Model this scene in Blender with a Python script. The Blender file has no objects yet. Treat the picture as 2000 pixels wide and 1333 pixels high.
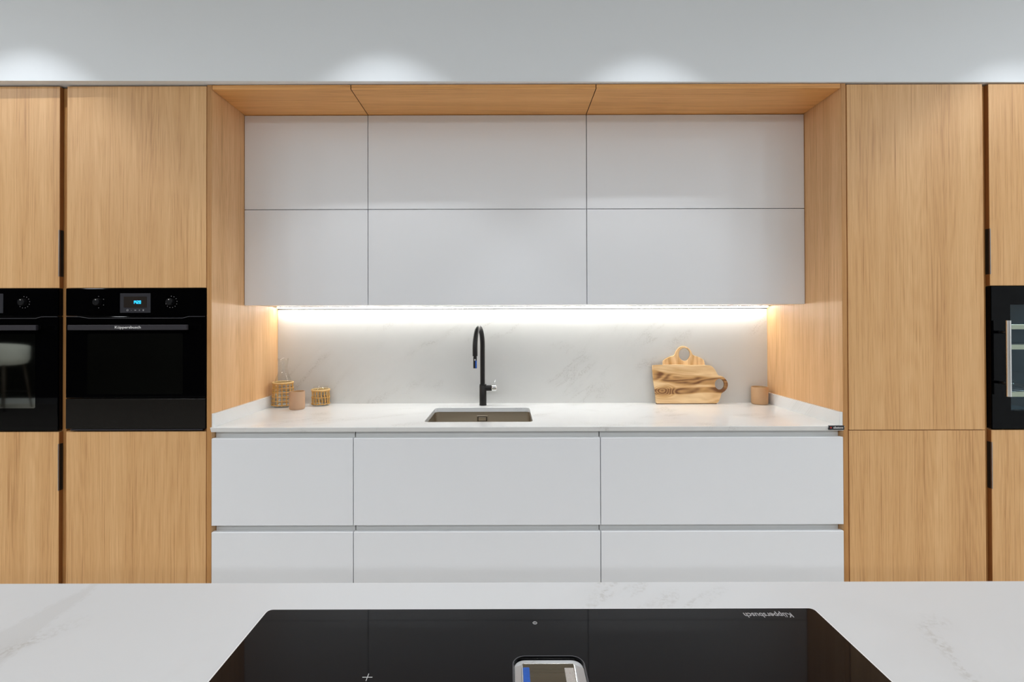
import bpy, bmesh, math, random
from mathutils import Vector, Matrix
random.seed(7)
PI = math.pi
scene = bpy.context.scene
COL = scene.collection

# ------------------------------------------------------------------ camera
CAMZ = 1.35
F = 979.0                      # focal length in pixels of a 2000 px frame
cd = bpy.data.cameras.new('camera'); cam = bpy.data.objects.new('camera', cd); COL.objects.link(cam)
cam.location = (0, 0, CAMZ)
PITCH = math.atan(F / 151000)
cam.rotation_euler = (Matrix.Rotation(PI/2 + PITCH, 4, 'X') @ Matrix.Rotation(-0.0026, 4, 'Z')).to_euler()
cd.sensor_width = 36; cd.lens = F / 2000 * 36
cd.shift_x = 0.005; cd.shift_y = -(36.5 + 6.35) / 2000
cd.clip_start = 0.05
scene.camera = cam

# ------------------------------------------------------------------ world, view, light
w = bpy.data.worlds.new('world'); scene.world = w; w.use_nodes = True
w.node_tree.nodes['Background'].inputs[0].default_value = (0.75, 0.85, 1, 1)
w.node_tree.nodes['Background'].inputs[1].default_value = 0.3
scene.view_settings.view_transform = 'Standard'
scene.view_settings.look = 'None'
scene.view_settings.gamma = 1
scene.view_settings.use_curve_mapping = False
scene.view_settings.exposure = 0.0
scene.cycles.max_bounces = 10
scene.cycles.diffuse_bounces = 6
scene.cycles.glossy_bounces = 5
scene.cycles.caustics_reflective = False
scene.cycles.caustics_refractive = False

CEIL = 3.04
SPOT_W = 21.0          # each wall-washing downlight by the bulkhead
FILL_W = 17.5          # each unseen ceiling lamp added as room fill
LED_E = 33.0           # strip under the wall cabinets
COOL = (0.93, 0.965, 1.0)

# ------------------------------------------------------------------ planes (metres from the camera)
YF, YU, YB = 2.142, 2.407, 2.762        # tall doors, wall cabinet doors, backsplash
def PX(px, y): return (px - 990.0) / F * y
def PZ(py, y): return CAMZ + (630.0 - py) / F * y
TOPZ = CAMZ - 0.445                      # both worktops

# ------------------------------------------------------------------ materials
def new_mat(name):
    m = bpy.data.materials.new(name); m.use_nodes = True
    return m, m.node_tree.nodes, m.node_tree.links, m.node_tree.nodes['Principled BSDF']
def plain(name, col, rough=0.5, metal=0.0, spec=0.5, coat=0.0, vary=0.02, scale=6.0, emis=None, estr=0.0, bump=0.0, bscale=200):
    m, n, l, b = new_mat(name)
    b.inputs['Roughness'].default_value = rough
    b.inputs['Metallic'].default_value = metal
    b.inputs['Specular IOR Level'].default_value = spec
    b.inputs['Coat Weight'].default_value = coat
    g = n.new('ShaderNodeNewGeometry')
    t = n.new('ShaderNodeTexNoise'); t.inputs['Scale'].default_value = scale; t.inputs['Detail'].default_value = 3
    l.new(g.outputs['Position'], t.inputs['Vector'])
    r = n.new('ShaderNodeMapRange'); r.inputs[3].default_value = 1 - vary; r.inputs[4].default_value = 1 + vary
    l.new(t.outputs['Fac'], r.inputs[0])
    mx = n.new('ShaderNodeVectorMath'); mx.operation = 'SCALE'; mx.inputs[0].default_value = col[:3]
    l.new(r.outputs[0], mx.inputs['Scale']); l.new(mx.outputs[0], b.inputs['Base Color'])
    if emis:
        b.inputs['Emission Color'].default_value = (*emis, 1); b.inputs['Emission Strength'].default_value = estr
    if bump:
        t2 = n.new('ShaderNodeTexNoise'); t2.inputs['Scale'].default_value = bscale
        l.new(g.outputs['Position'], t2.inputs['Vector'])
        bp = n.new('ShaderNodeBump'); bp.inputs['Strength'].default_value = bump; bp.inputs['Distance'].default_value = 0.001
        l.new(t2.outputs['Fac'], bp.inputs['Height']); l.new(bp.outputs[0], b.inputs['Normal'])
    return m

def oak(name, grain='Z', tint=(1, 1, 1), warm=0.0):
    """oak veneer: fine pores, straight figure and faint cathedral contours along one axis"""
    m, n, l, b = new_mat(name)
    g = n.new('ShaderNodeNewGeometry'); s = n.new('ShaderNodeSeparateXYZ'); l.new(g.outputs['Position'], s.inputs[0])
    oi = n.new('ShaderNodeObjectInfo')
    def mth(op, a, bb=None):
        q = n.new('ShaderNodeMath'); q.operation = op
        for i, v in enumerate((a, bb)):
            if v is None: continue
            if isinstance(v, (int, float)): q.inputs[i].default_value = v
            else: l.new(v, q.inputs[i])
        return q.outputs[0]
    if grain == 'Z': across = mth('ADD', s.outputs[0], s.outputs[1]); along = s.outputs[2]
    else: across = mth('ADD', s.outputs[1], s.outputs[2]); along = s.outputs[0]
    off = mth('MULTIPLY', oi.outputs['Random'], 37.0)
    across = mth('ADD', across, off); along = mth('ADD', along, off)
    def noise(fa, fl, detail, dist=0.0, rough=0.5):
        c = n.new('ShaderNodeCombineXYZ'); l.new(mth('MULTIPLY', across, fa), c.inputs[0]); l.new(mth('MULTIPLY', along, fl), c.inputs[1])
        t = n.new('ShaderNodeTexNoise'); t.inputs['Scale'].default_value = 1; t.inputs['Detail'].default_value = detail
        t.inputs['Distortion'].default_value = dist; t.inputs['Roughness'].default_value = rough
        l.new(c.outputs[0], t.inputs['Vector']); return t.outputs['Fac']
    band = noise(14, 0.3, 3)
    fig = noise(6.0, 0.36, 1.2, 0.15)
    rings = mth('SINE', mth('MULTIPLY', fig, 150.0))
    fine = noise(330, 3.5, 3, 0, 0.7)
    pores = noise(600, 8, 2)
    lines = noise(130, 1.5, 3)
    v = mth('MULTIPLY', mth('SUBTRACT', band, 0.5), 0.45)
    v = mth('ADD', v, mth('MULTIPLY', rings, 0.028))
    v = mth('ADD', v, mth('MULTIPLY', mth('SUBTRACT', fine, 0.5), 0.62))
    v = mth('ADD', v, mth('MULTIPLY', mth('MINIMUM', mth('SUBTRACT', pores, 0.42), 0.0), 1.1))
    v = mth('ADD', v, mth('MULTIPLY', mth('MINIMUM', mth('SUBTRACT', lines, 0.44), 0.0), 1.1))
    v = mth('ADD', v, 0.57)
    cr = n.new('ShaderNodeValToRGB')
    A = (0.36, 0.162, 0.054); B = (0.645, 0.362, 0.150); C = (0.80, 0.505, 0.245)
    e = cr.color_ramp.elements
    e[0].position = 0.2; e[0].color = (A[0]*tint[0], A[1]*tint[1], A[2]*tint[2], 1)
    e[1].position = 0.8; e[1].color = (C[0]*tint[0], C[1]*tint[1], C[2]*tint[2], 1)
    k = e.new(0.5); k.color = (B[0]*tint[0], B[1]*tint[1], B[2]*tint[2], 1)
    l.new(v, cr.inputs[0]); l.new(cr.outputs[0], b.inputs['Base Color'])
    b.inputs['Roughness'].default_value = 0.42
    b.inputs['Specular IOR Level'].default_value = 0.4
    bp = n.new('ShaderNodeBump'); bp.inputs['Strength'].default_value = 0.12; bp.inputs['Distance'].default_value = 0.0006
    l.new(fine, bp.inputs['Height']); l.new(bp.outputs[0], b.inputs['Normal'])
    return m

def quartz(name, base=(0.80, 0.795, 0.78), rough=0.18, special=False, seed=0.0, vein=0.5, ang=42):
    """white engineered stone with thin broken diagonal veins"""
    m, n, l, b = new_mat(name)
    g = n.new('ShaderNodeNewGeometry'); s = n.new('ShaderNodeSeparateXYZ'); l.new(g.outputs['Position'], s.inputs[0])
    def mth(op, a, bb=None, c=None):
        q = n.new('ShaderNodeMath'); q.operation = op
        for i, v in enumerate((a, bb, c)):
            if v is None: continue
            if isinstance(v, (int, float)): q.inputs[i].default_value = v
            else: l.new(v, q.inputs[i])
        return q.outputs[0]
    u = mth('ADD', s.outputs[0], seed); v = mth('ADD', s.outputs[1], s.outputs[2])
    ca, sa = math.cos(math.radians(ang)), math.sin(math.radians(ang))
    along = mth('ADD', mth('MULTIPLY', u, ca), mth('MULTIPLY', v, sa))
    across = mth('SUBTRACT', mth('MULTIPLY', v, ca), mth('MULTIPLY', u, sa))
    def noise(x, fx, y, fy, detail, dist=0.0, rough=0.5):
        c = n.new('ShaderNodeCombineXYZ'); l.new(mth('MULTIPLY', x, fx), c.inputs[0]); l.new(mth('MULTIPLY', y, fy), c.inputs[1])
        t = n.new('ShaderNodeTexNoise'); t.inputs['Scale'].default_value = 1; t.inputs['Detail'].default_value = detail
        t.inputs['Distortion'].default_value = dist; t.inputs['Roughness'].default_value = rough
        l.new(c.outputs[0], t.inputs['Vector']); return t.outputs['Fac']
    big = noise(along, 0.9, across, 2.6, 5, 0.5, 0.62)
    ridge = mth('SUBTRACT', 1.0, mth('MULTIPLY', mth('ABSOLUTE', mth('SUBTRACT', big, 0.5)), 34.0)); ridge = mth('MAXIMUM', ridge, 0.0)
    soft = mth('SUBTRACT', 1.0, mth('MULTIPLY', mth('ABSOLUTE', mth('SUBTRACT', big, 0.52)), 10.0)); soft = mth('MAXIMUM', soft, 0.0)
    gate = mth('MULTIPLY', mth('SUBTRACT', noise(u, 3.0, v, 3.0, 2), 0.47), 9.0); gate = mth('MINIMUM', mth('MAXIMUM', gate, 0.0), 1.0)
    speck = mth('MULTIPLY', mth('SUBTRACT', noise(u, 120, v, 120, 2, 0, 0.7), 0.45), 7.0); speck = mth('MINIMUM', mth('MAXIMUM', speck, 0.0), 1.0)
    thin = mth('MULTIPLY', mth('MULTIPLY', ridge, gate), speck)
    f = mth('ADD', mth('MULTIPLY', thin, vein), mth('MULTIPLY', mth('MULTIPLY', soft, gate), vein * 0.22))
    if special:   # the broad grey vein that crosses the island at its left
        X = s.outputs[0]; Y = s.outputs[1]
        wob = mth('MULTIPLY', mth('SUBTRACT', noise(u, 9, v, 9, 5, 0, 0.6), 0.5), 0.03)
        half = mth('ADD', mth('MULTIPLY', mth('SUBTRACT', 0.87, Y), 0.17), 0.006)
        d = mth('ABSOLUTE', mth('ADD', mth('ADD', X, 0.703), wob))
        t = mth('SUBTRACT', half, d)
        inside = mth('MINIMUM', mth('MAXIMUM', mth('MULTIPLY', t, 160.0), 0.0), 1.0)
        edge = mth('MAXIMUM', mth('SUBTRACT', 1.0, mth('MULTIPLY', mth('ABSOLUTE', t), 330.0)), 0.0)
        f = mth('ADD', f, mth('ADD', mth('MULTIPLY', inside, 0.17), mth('MULTIPLY', mth('MULTIPLY', edge, speck), 0.18)))
    cl = noise(u, 1.6, v, 1.6, 3)
    mx = n.new('ShaderNodeMix'); mx.data_type = 'RGBA'
    l.new(mth('MINIMUM', f, 1.0), mx.inputs['Factor'])
    mx.inputs['A'].default_value = (*base, 1); mx.inputs['B'].default_value = (0.40, 0.385, 0.36, 1)
    r = n.new('ShaderNodeMapRange'); r.inputs[3].default_value = 0.965; r.inputs[4].default_value = 1.035
    l.new(cl, r.inputs[0])
    sc = n.new('ShaderNodeVectorMath'); sc.operation = 'SCALE'
    l.new(mx.outputs['Result'], sc.inputs[0]); l.new(r.outputs[0], sc.inputs['Scale']); l.new(sc.outputs[0], b.inputs['Base Color'])
    b.inputs['Roughness'].default_value = rough
    return m

def glass(name, tint=(0.985, 0.992, 0.99), mixg=0.0, rough=0.02):
    """clear glass that lets light through: tinted see-through body with a real surface reflection"""
    m, n, l, b = new_mat(name)
    n.remove(b)
    out = n['Material Output']
    tr = n.new('ShaderNodeBsdfTransparent'); tr.inputs[0].default_value = (*tint, 1)
    gl = n.new('ShaderNodeBsdfGlossy'); gl.inputs['Roughness'].default_value = rough
    fr = n.new('ShaderNodeLayerWeight'); fr.inputs[0].default_value = 0.5      # same answer on both sides of the pane
    pw = n.new('ShaderNodeMath'); pw.operation = 'POWER'; pw.inputs[1].default_value = 4.0; l.new(fr.outputs['Facing'], pw.inputs[0])
    ad = n.new('ShaderNodeMath'); ad.operation = 'MULTIPLY_ADD'; ad.inputs[1].default_value = 0.4; ad.inputs[2].default_value = 0.035 + mixg; ad.use_clamp = True
    l.new(pw.outputs[0], ad.inputs[0])
    mx = n.new('ShaderNodeMixShader'); l.new(ad.outputs[0], mx.inputs[0]); l.new(tr.outputs[0], mx.inputs[1]); l.new(gl.outputs[0], mx.inputs[2])
    l.new(mx.outputs[0], out.inputs[0])
    return m

def brushed(name, col, rough, axis):
    m, n, l, b = new_mat(name)
    b.inputs['Metallic'].default_value = 1; b.inputs['Base Color'].default_value = (*col, 1)
    g = n.new('ShaderNodeNewGeometry'); mp = n.new('ShaderNodeMapping')
    mp.inputs['Scale'].default_value = {'X': (4, 600, 600), 'Y': (600, 4, 600), 'Z': (600, 600, 4)}[axis]
    l.new(g.outputs['Position'], mp.inputs[0])
    t = n.new('ShaderNodeTexNoise'); t.inputs['Scale'].default_value = 1; l.new(mp.outputs[0], t.inputs['Vector'])
    r = n.new('ShaderNodeMapRange'); r.inputs[3].default_value = rough - 0.06; r.inputs[4].default_value = rough + 0.08
    l.new(t.outputs['Fac'], r.inputs[0]); l.new(r.outputs[0], b.inputs['Roughness'])
    return m

def live_edge(name, knot):
    """teak-like board: flowing dark figure around a knot, pale sapwood"""
    m, n, l, b = new_mat(name)
    tc = n.new('ShaderNodeTexCoord'); mp = n.new('ShaderNodeMapping'); l.new(tc.outputs['Object'], mp.inputs[0])
    mp.inputs['Scale'].default_value = (1.8, 1.8, 9.5) if knot else (9, 2, 1.5)
    t = n.new('ShaderNodeTexNoise'); t.inputs['Scale'].default_value = 1.1; t.inputs['Detail'].default_value = 2.0; t.inputs['Distortion'].default_value = 0.35
    l.new(mp.outputs[0], t.inputs['Vector'])
    def mth(op, a, bb):
        q = n.new('ShaderNodeMath'); q.operation = op
        for i, v in enumerate((a, bb)):
            if isinstance(v, (int, float)): q.inputs[i].default_value = v
            else: l.new(v, q.inputs[i])
        return q.outputs[0]
    val = t.outputs['Fac']
    if knot:
        vs = n.new('ShaderNodeVectorMath'); vs.operation = 'SUBTRACT'; l.new(tc.outputs['Object'], vs.inputs[0]); vs.inputs[1].default_value = (-0.130, 0, 0.070)
        sc = n.new('ShaderNodeVectorMath'); sc.operation = 'MULTIPLY'; l.new(vs.outputs[0], sc.inputs[0]); sc.inputs[1].default_value = (0.75, 0, 1.25)
        ln = n.new('ShaderNodeVectorMath'); ln.operation = 'LENGTH'; l.new(sc.outputs[0], ln.inputs[0])
        bell = mth('POWER', 2.718, mth('MULTIPLY', mth('MULTIPLY', ln.outputs['Value'], ln.outputs['Value']), -650.0))
        val = mth('ADD', val, mth('MULTIPLY', bell, 0.55))
    st = mth('SINE', mth('MULTIPLY', val, 58.0 if knot else 40.0), 0)
    mp2 = n.new('ShaderNodeMapping'); l.new(tc.outputs['Object'], mp2.inputs[0]); mp2.inputs['Scale'].default_value = (14, 14, 420) if knot else (420, 14, 14)
    t2 = n.new('ShaderNodeTexNoise'); t2.inputs['Scale'].default_value = 1; l.new(mp2.outputs[0], t2.inputs['Vector'])
    mp3 = n.new('ShaderNodeMapping'); l.new(tc.outputs['Object'], mp3.inputs[0]); mp3.inputs['Scale'].default_value = (2, 2, 9) if knot else (9, 2, 2)
    t3 = n.new('ShaderNodeTexNoise'); t3.inputs['Scale'].default_value = 1.6; t3.inputs['Detail'].default_value = 3; t3.inputs['Distortion'].default_value = 0.6
    l.new(mp3.outputs[0], t3.inputs['Vector'])
    v = mth('ADD', mth('MULTIPLY', st, 0.10), mth('MULTIPLY', t2.outputs['Fac'], 0.35))
    v = mth('ADD', v, mth('MULTIPLY', t3.outputs['Fac'], 1.9)); v = mth('SUBTRACT', v, 0.60 if knot else 0.42)
    if knot:     # two brown heartwood bands between pale sapwood, the lower one running out of the knot
        sx = n.new('ShaderNodeSeparateXYZ'); l.new(tc.outputs['Object'], sx.inputs[0]); X_, Z_ = sx.outputs[0], sx.outputs[2]
        wig = mth('MULTIPLY', mth('SUBTRACT', t.outputs['Fac'], 0.5), 0.07)
        def band(z0, slope, half):
            c_ = mth('ADD', mth('ADD', mth('MULTIPLY', X_, slope), z0), wig)
            d_ = mth('DIVIDE', mth('ABSOLUTE', mth('SUBTRACT', Z_, c_), 0), half)
            return mth('MINIMUM', mth('MAXIMUM', mth('MULTIPLY', mth('SUBTRACT', 1.0, d_), 2.2), 0.0), 1.0)
        dk = mth('MAXIMUM', mth('MAXIMUM', band(0.134, -0.10, 0.034), band(0.070, 0.02, 0.021)), bell)
        v = mth('ADD', mth('MULTIPLY', mth('SUBTRACT', v, 0.5), 0.6), 0.74)
        v = mth('SUBTRACT', v, mth('MULTIPLY', dk, 0.50))
        v = mth('ADD', v, mth('MULTIPLY', mth('MULTIPLY', st, dk), 0.08))
    cr = n.new('ShaderNodeValToRGB'); e = cr.color_ramp.elements
    e[0].position = 0.1; e[0].color = (0.19, 0.075, 0.022, 1)
    e[1].position = 0.85; e[1].color = (0.93, 0.68, 0.38, 1)
    k = e.new(0.45); k.color = (0.62, 0.35, 0.135, 1)
    l.new(v, cr.inputs[0]); l.new(cr.outputs[0], b.inputs['Base Color']); b.inputs['Roughness'].default_value = 0.4
    return m

M = {}
M['oak'] = oak('oak_veneer', 'Z')
M['oak_pale'] = oak('oak_veneer_pale', 'Z', (1.10, 1.14, 1.28))
M['oak_across'] = oak('oak_veneer_across', 'X', (1.13, 0.98, 0.76))
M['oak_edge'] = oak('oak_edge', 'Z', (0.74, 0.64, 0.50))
M['oak_shaded'] = oak('oak_edge_shaded', 'Z', (0.42, 0.28, 0.17))  # oak darkened to carry the shade on the door sides
M['lacquer'] = plain('white_lacquer', (0.79, 0.81, 0.84), 0.32, spec=0.5, vary=0.006, scale=2)
M['carcass'] = plain('white_board', (0.72, 0.72, 0.71), 0.5, vary=0.01)
M['channel'] = plain('grey_channel', (0.78, 0.79, 0.78), 0.4, vary=0.01)
M['wall'] = plain('cool_white_paint', (0.82, 0.865, 0.905), 0.75, spec=0.25, vary=0.012, scale=1.5, bump=0.05)
M['ceil'] = plain('ceiling_paint', (0.8, 0.8, 0.8), 0.8, vary=0.01)
M['rear'] = plain('charcoal_paint', (0.007, 0.0065, 0.006), 0.8, spec=0.1)
M['floor'] = plain('pale_floor', (0.62, 0.58, 0.52), 0.4, vary=0.05, scale=2)
M['trimgrey'] = plain('dim_trim', (0.07, 0.07, 0.08), 0.5, vary=0)
M['brighttrim'] = plain('bright_trim', (0.88, 0.88, 0.88), 0.4, vary=0)
M['dark'] = plain('shadow_gap_black', (0.02, 0.015, 0.012), 0.8, spec=0.1)
M['splash'] = quartz('quartz_splash', (0.635, 0.635, 0.62), 0.3, vein=0.42, ang=40)
M['top'] = quartz('quartz_worktop', (0.84, 0.855, 0.855), 0.13, seed=3.1, vein=0.35, ang=20)
M['island'] = quartz('quartz_island', (0.67, 0.685, 0.705), 0.35, special=True, seed=5.7, vein=0.42, ang=60)
M['blackglass'] = plain('black_glass', (0.001, 0.001, 0.0012), 0.03, spec=0.10, vary=0)
M['hobglass'] = plain('hob_glass', (0.004, 0.004, 0.005), 0.035, spec=0.22, vary=0)
M['window'] = plain('oven_mirror_glass', (0.20, 0.21, 0.19), 0.03, metal=1.0, vary=0)
M['ovenmetal'] = plain('black_enamel', (0.004, 0.004, 0.005), 0.4, spec=.15, vary=0)
M['handle'] = plain('anthracite_bar', (0.022, 0.020, 0.026), 0.5, spec=.3, vary=0.02)
M['bezel'] = plain('display_bezel', (0.020, 0.020, 0.026), 0.6, spec=.25, vary=0.02)
M['print'] = plain('white_print', (0.7, 0.7, 0.7), 0.5, vary=0)
M['printdim'] = plain('grey_print', (0.32, 0.32, 0.33), 0.5, vary=0)
M['cyan'] = plain('cyan_digits', (0, 0.1, 0.2), 0.5, vary=0, emis=(0.02, 0.5, 1.0), estr=2.2)
M['drawerglass'] = plain('dark_drawer_front', (0.005, 0.004, 0.003), 0.25, spec=.2, vary=0.1)
M['steel'] = brushed('brushed_steel', (0.50, 0.45, 0.37), 0.30, 'X')
M['barsteel'] = brushed('bar_steel', (0.82, 0.81, 0.79), 0.28, 'Z')
M['chrome'] = plain('chrome', (0.85, 0.86, 0.87), 0.08, metal=1.0, vary=0)
M['greymetal'] = plain('grey_metal', (0.35, 0.34, 0.34), 0.35, metal=0.8, vary=0.02)
M['blackmetal'] = plain('matt_black_metal', (0.010, 0.009, 0.0085), 0.4, spec=0.35, vary=0.03)
M['bluefilm'] = plain('blue_film', (0.006, 0.09, 0.45), 0.3, vary=0.25, scale=300)
M['beige'] = plain('beige_ceramic', (0.50, 0.315, 0.195), 0.6, vary=0.03, scale=60, bump=0.05)
M['beigein'] = plain('ochre_glaze', (0.50, 0.32, 0.15), 0.4, vary=0.03, scale=40)
M['tan'] = plain('tan_ceramic', (0.50, 0.30, 0.155), 0.55, vary=0.04, scale=60, bump=0.05)
M['rattan'] = plain('rattan', (0.66, 0.37, 0.10), 0.5, vary=0.25, scale=90)
M['rattanpale'] = plain('pale_rattan', (0.80, 0.56, 0.25), 0.5, vary=0.2, scale=90)
M['glass'] = glass('clear_glass')
M['coolerglass'] = glass('cooler_glass', (0.86, 0.92, 0.93), -0.01)
M['coolerin'] = plain('cooler_lining', (0.030, 0.080, 0.105), 0.7, vary=0.05, scale=3)
M['shelfwood'] = plain('cooler_beech', (0.74, 0.66, 0.48), 0.5, vary=0.06, scale=30)
M['board1'] = live_edge('figured_board', True)
M['board2'] = live_edge('striped_board', False)
M['bark'] = plain('board_bark_edge', (0.10, 0.04, 0.015), 0.7, vary=0.2, scale=60)
M['alu'] = plain('aluminium', (0.45, 0.46, 0.45), 0.4, metal=0.6, vary=0.02)
M['led'] = plain('led_diffuser', (0.8, 0.8, 0.8), 0.5, vary=0, emis=(1.0, 0.985, 0.95), estr=LED_E)
M['lamp'] = plain('lamp_face', (0.8, 0.8, 0.8), 0.5, vary=0, emis=COOL, estr=4.0)
M['whitelabel'] = plain('badge_black', (0.006, 0.006, 0.01), 0.4, vary=0)
M['red'] = plain('badge_red', (0.45, 0.02, 0.015), 0.4, vary=0)
M['upholstery'] = plain('white_upholstery', (0.74, 0.74, 0.70), 0.8, vary=0.05, scale=40)
M['darkwood'] = plain('dark_wood', (0.05, 0.032, 0.02), 0.5, vary=0.2, scale=30)

# ------------------------------------------------------------------ mesh helpers
def box(bm, x0, x1, y0, y1, z0, z1, bev=0.0, seg=2):
    r = bmesh.ops.create_cube(bm, size=1.0)
    vs = r['verts']
    for v in vs:
        v.co = Vector((x0 if v.co.x < 0 else x1, y0 if v.co.y < 0 else y1, z0 if v.co.z < 0 else z1))
    if bev:
        es = list({e for v in vs for e in v.link_edges})
        bmesh.ops.bevel(bm, geom=es, offset=bev, segments=seg, profile=0.5, affect='EDGES', clamp_overlap=True)
    return bm
def B(*a, **k):
    return box(bmesh.new(), *a, **k)
def tube(bm, pts, r, seg=10, closed=False, cap=True):
    pts = [Vector(p) for p in pts]; n = len(pts); rings = []
    t0 = (pts[1] - pts[0]).normalized()
    up = Vector((0, 0, 1)) if abs(t0.z) < 0.9 else Vector((1, 0, 0))
    nrm = t0.cross(up).normalized()
    for i in range(n):
        if closed: t = (pts[(i+1) % n] - pts[i-1]).normalized()
        else: t = (pts[min(i+1, n-1)] - pts[max(i-1, 0)]).normalized()
        nrm = (nrm - t * nrm.dot(t)).normalized(); bn = t.cross(nrm)
        rr = r[i] if isinstance(r, (list, tuple)) else r
        rings.append([bm.verts.new(pts[i] + (nrm * math.cos(2*PI*k/seg) + bn * math.sin(2*PI*k/seg)) * rr) for k in range(seg)])
    m = n if closed else n - 1
    for i in range(m):
        a, b = rings[i], rings[(i+1) % n]
        for k in range(seg):
            f = bm.faces.new((a[k], a[(k+1) % seg], b[(k+1) % seg], b[k])); f.smooth = True
    if cap and not closed:
        bm.faces.new(rings[0][::-1]); bm.faces.new(rings[-1])
    return bm
def lathe(bm, prof, cx, cy, seg=48, smooth=True):
    rings = []
    for r, z in prof:
        if r < 1e-6: rings.append([bm.verts.new((cx, cy, z))])
        else: rings.append([bm.verts.new((cx + r*math.cos(2*PI*k/seg), cy + r*math.sin(2*PI*k/seg), z)) for k in range(seg)])
    for a, b in zip(rings, rings[1:]):
        for k in range(seg):
            k2 = (k+1) % seg
            if len(a) == 1 and len(b) == 1: continue
            if len(a) == 1: f = bm.faces.new((a[0], b[k2], b[k]))
            elif len(b) == 1: f = bm.faces.new((a[k], a[k2], b[0]))
            else: f = bm.faces.new((a[k], a[k2], b[k2], b[k]))
            f.smooth = smooth
    return bm
def rrect(x0, x1, y0, y1, r, seg=6):
    out = []
    for cx, cy, a in ((x1-r, y1-r, 0), (x0+r, y1-r, 90), (x0+r, y0+r, 180), (x1-r, y0+r, 270)):
        for k in range(seg+1):
            t = math.radians(a + 90*k/seg); out.append((cx + r*math.cos(t), cy + r*math.sin(t)))
    return out
def prism(bm, outline, z0, z1, bev=0.0):
    """outline in x,y extruded in z"""
    a = [bm.verts.new((x, y, z0)) for x, y in outline]; b = [bm.verts.new((x, y, z1)) for x, y in outline]
    n = len(a)
    bm.faces.new(a[::-1]); top = bm.faces.new(b)
    for i in range(n): bm.faces.new((a[i], a[(i+1) % n], b[(i+1) % n], b[i]))
    if bev: bmesh.ops.bevel(bm, geom=list(top.edges), offset=bev, segments=2, profile=0.5, affect='EDGES')
    return bm
def holed(bm, outer, hole, z0, z1, plane='XY'):
    """slab with a hole, extruded along the third axis"""
    def P(p, z): return (p[0], p[1], z) if plane == 'XY' else (p[0], z, p[1])
    rings = []
    for z in (z0, z1):
        vo = [bm.verts.new(P(p, z)) for p in outer]; vi = [bm.verts.new(P(p, z)) for p in hole]
        eo = [bm.edges.new((vo[i], vo[(i+1) % len(vo)])) for i in range(len(vo))]
        ei = [bm.edges.new((vi[i], vi[(i+1) % len(vi)])) for i in range(len(vi))]
        bmesh.ops.triangle_fill(bm, use_beauty=True, edges=eo + ei)
        rings.append((vo, vi))
    for k in (0, 1):
        a, b = rings[0][k], rings[1][k]
        for i in range(len(a)):
            f = bm.faces.new((a[i], a[(i+1) % len(a)], b[(i+1) % len(a)], b[i]))
    bmesh.ops.recalc_face_normals(bm, faces=bm.faces[:])
    return bm
def profile_x(bm, prof, x0, x1):
    """closed y,z profile extruded along x"""
    a = [bm.verts.new((x0, y, z)) for y, z in prof]; b = [bm.verts.new((x1, y, z)) for y, z in prof]
    n = len(a)
    bm.faces.new(a); bm.faces.new(b[::-1])
    for i in range(n): bm.faces.new((a[i], b[i], b[(i+1) % n], a[(i+1) % n]))
    bmesh.ops.recalc_face_normals(bm, faces=bm.faces[:])
    return bm
def text_bm(s, size, mat, stretch=1.0, thick=0.0002):
    c = bpy.data.curves.new('lettering', 'FONT'); c.body = s; c.size = size; c.align_x = 'CENTER'; c.align_y = 'CENTER'; c.extrude = thick; c.offset = size*0.012
    c.resolution_u = 3
    o = bpy.data.objects.new('lettering_src', c); COL.objects.link(o)
    dg = bpy.context.evaluated_depsgraph_get()
    me = bpy.data.meshes.new_from_object(o.evaluated_get(dg))
    bm = bmesh.new(); bm.from_mesh(me)
    bmesh.ops.transform(bm, matrix=Matrix.Diagonal((stretch, 1, 1, 1)), verts=bm.verts)
    bpy.data.objects.remove(o); bpy.data.curves.remove(c); bpy.data.meshes.remove(me)
    return bm
def world_loc(o):
    v = Vector((0, 0, 0))
    while o: v += o.location; o = o.parent
    return v
def obj(name, bm, mat, parent=None, label=None, kind=None, smooth=None, origin=None):
    me = bpy.data.meshes.new(name)
    base = world_loc(parent) if parent else Vector((0, 0, 0))
    org = Vector(origin) if origin is not None else base
    if org.length: bmesh.ops.translate(bm, vec=-org, verts=bm.verts)
    if smooth:
        for f in bm.faces: f.smooth = True
    bm.to_mesh(me); bm.free()
    me.materials.append(M[mat] if isinstance(mat, str) else mat)
    o = bpy.data.objects.new(name, me); COL.objects.link(o)
    if parent: o.parent = parent
    o.location = org - base
    if smooth == 'auto':
        try: me.set_sharp_from_angle(angle=math.radians(35))
        except Exception: pass
    if label: o['label'] = label
    if kind: o['kind'] = kind
    return o
def thing(name, loc, label, cat, group=None):
    o = bpy.data.objects.new(name, None); COL.objects.link(o); o.location = loc
    o.empty_display_size = 0.05
    o['label'] = label; o['category'] = cat
    if group: o['group'] = group
    return o
def tag(o, label, cat, group=None):
    o['label'] = label; o['category'] = cat
    if group: o['group'] = group
    return o
def struct(name, bm, mat, label):
    return obj(name, bm, mat, None, label, 'structure')

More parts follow.
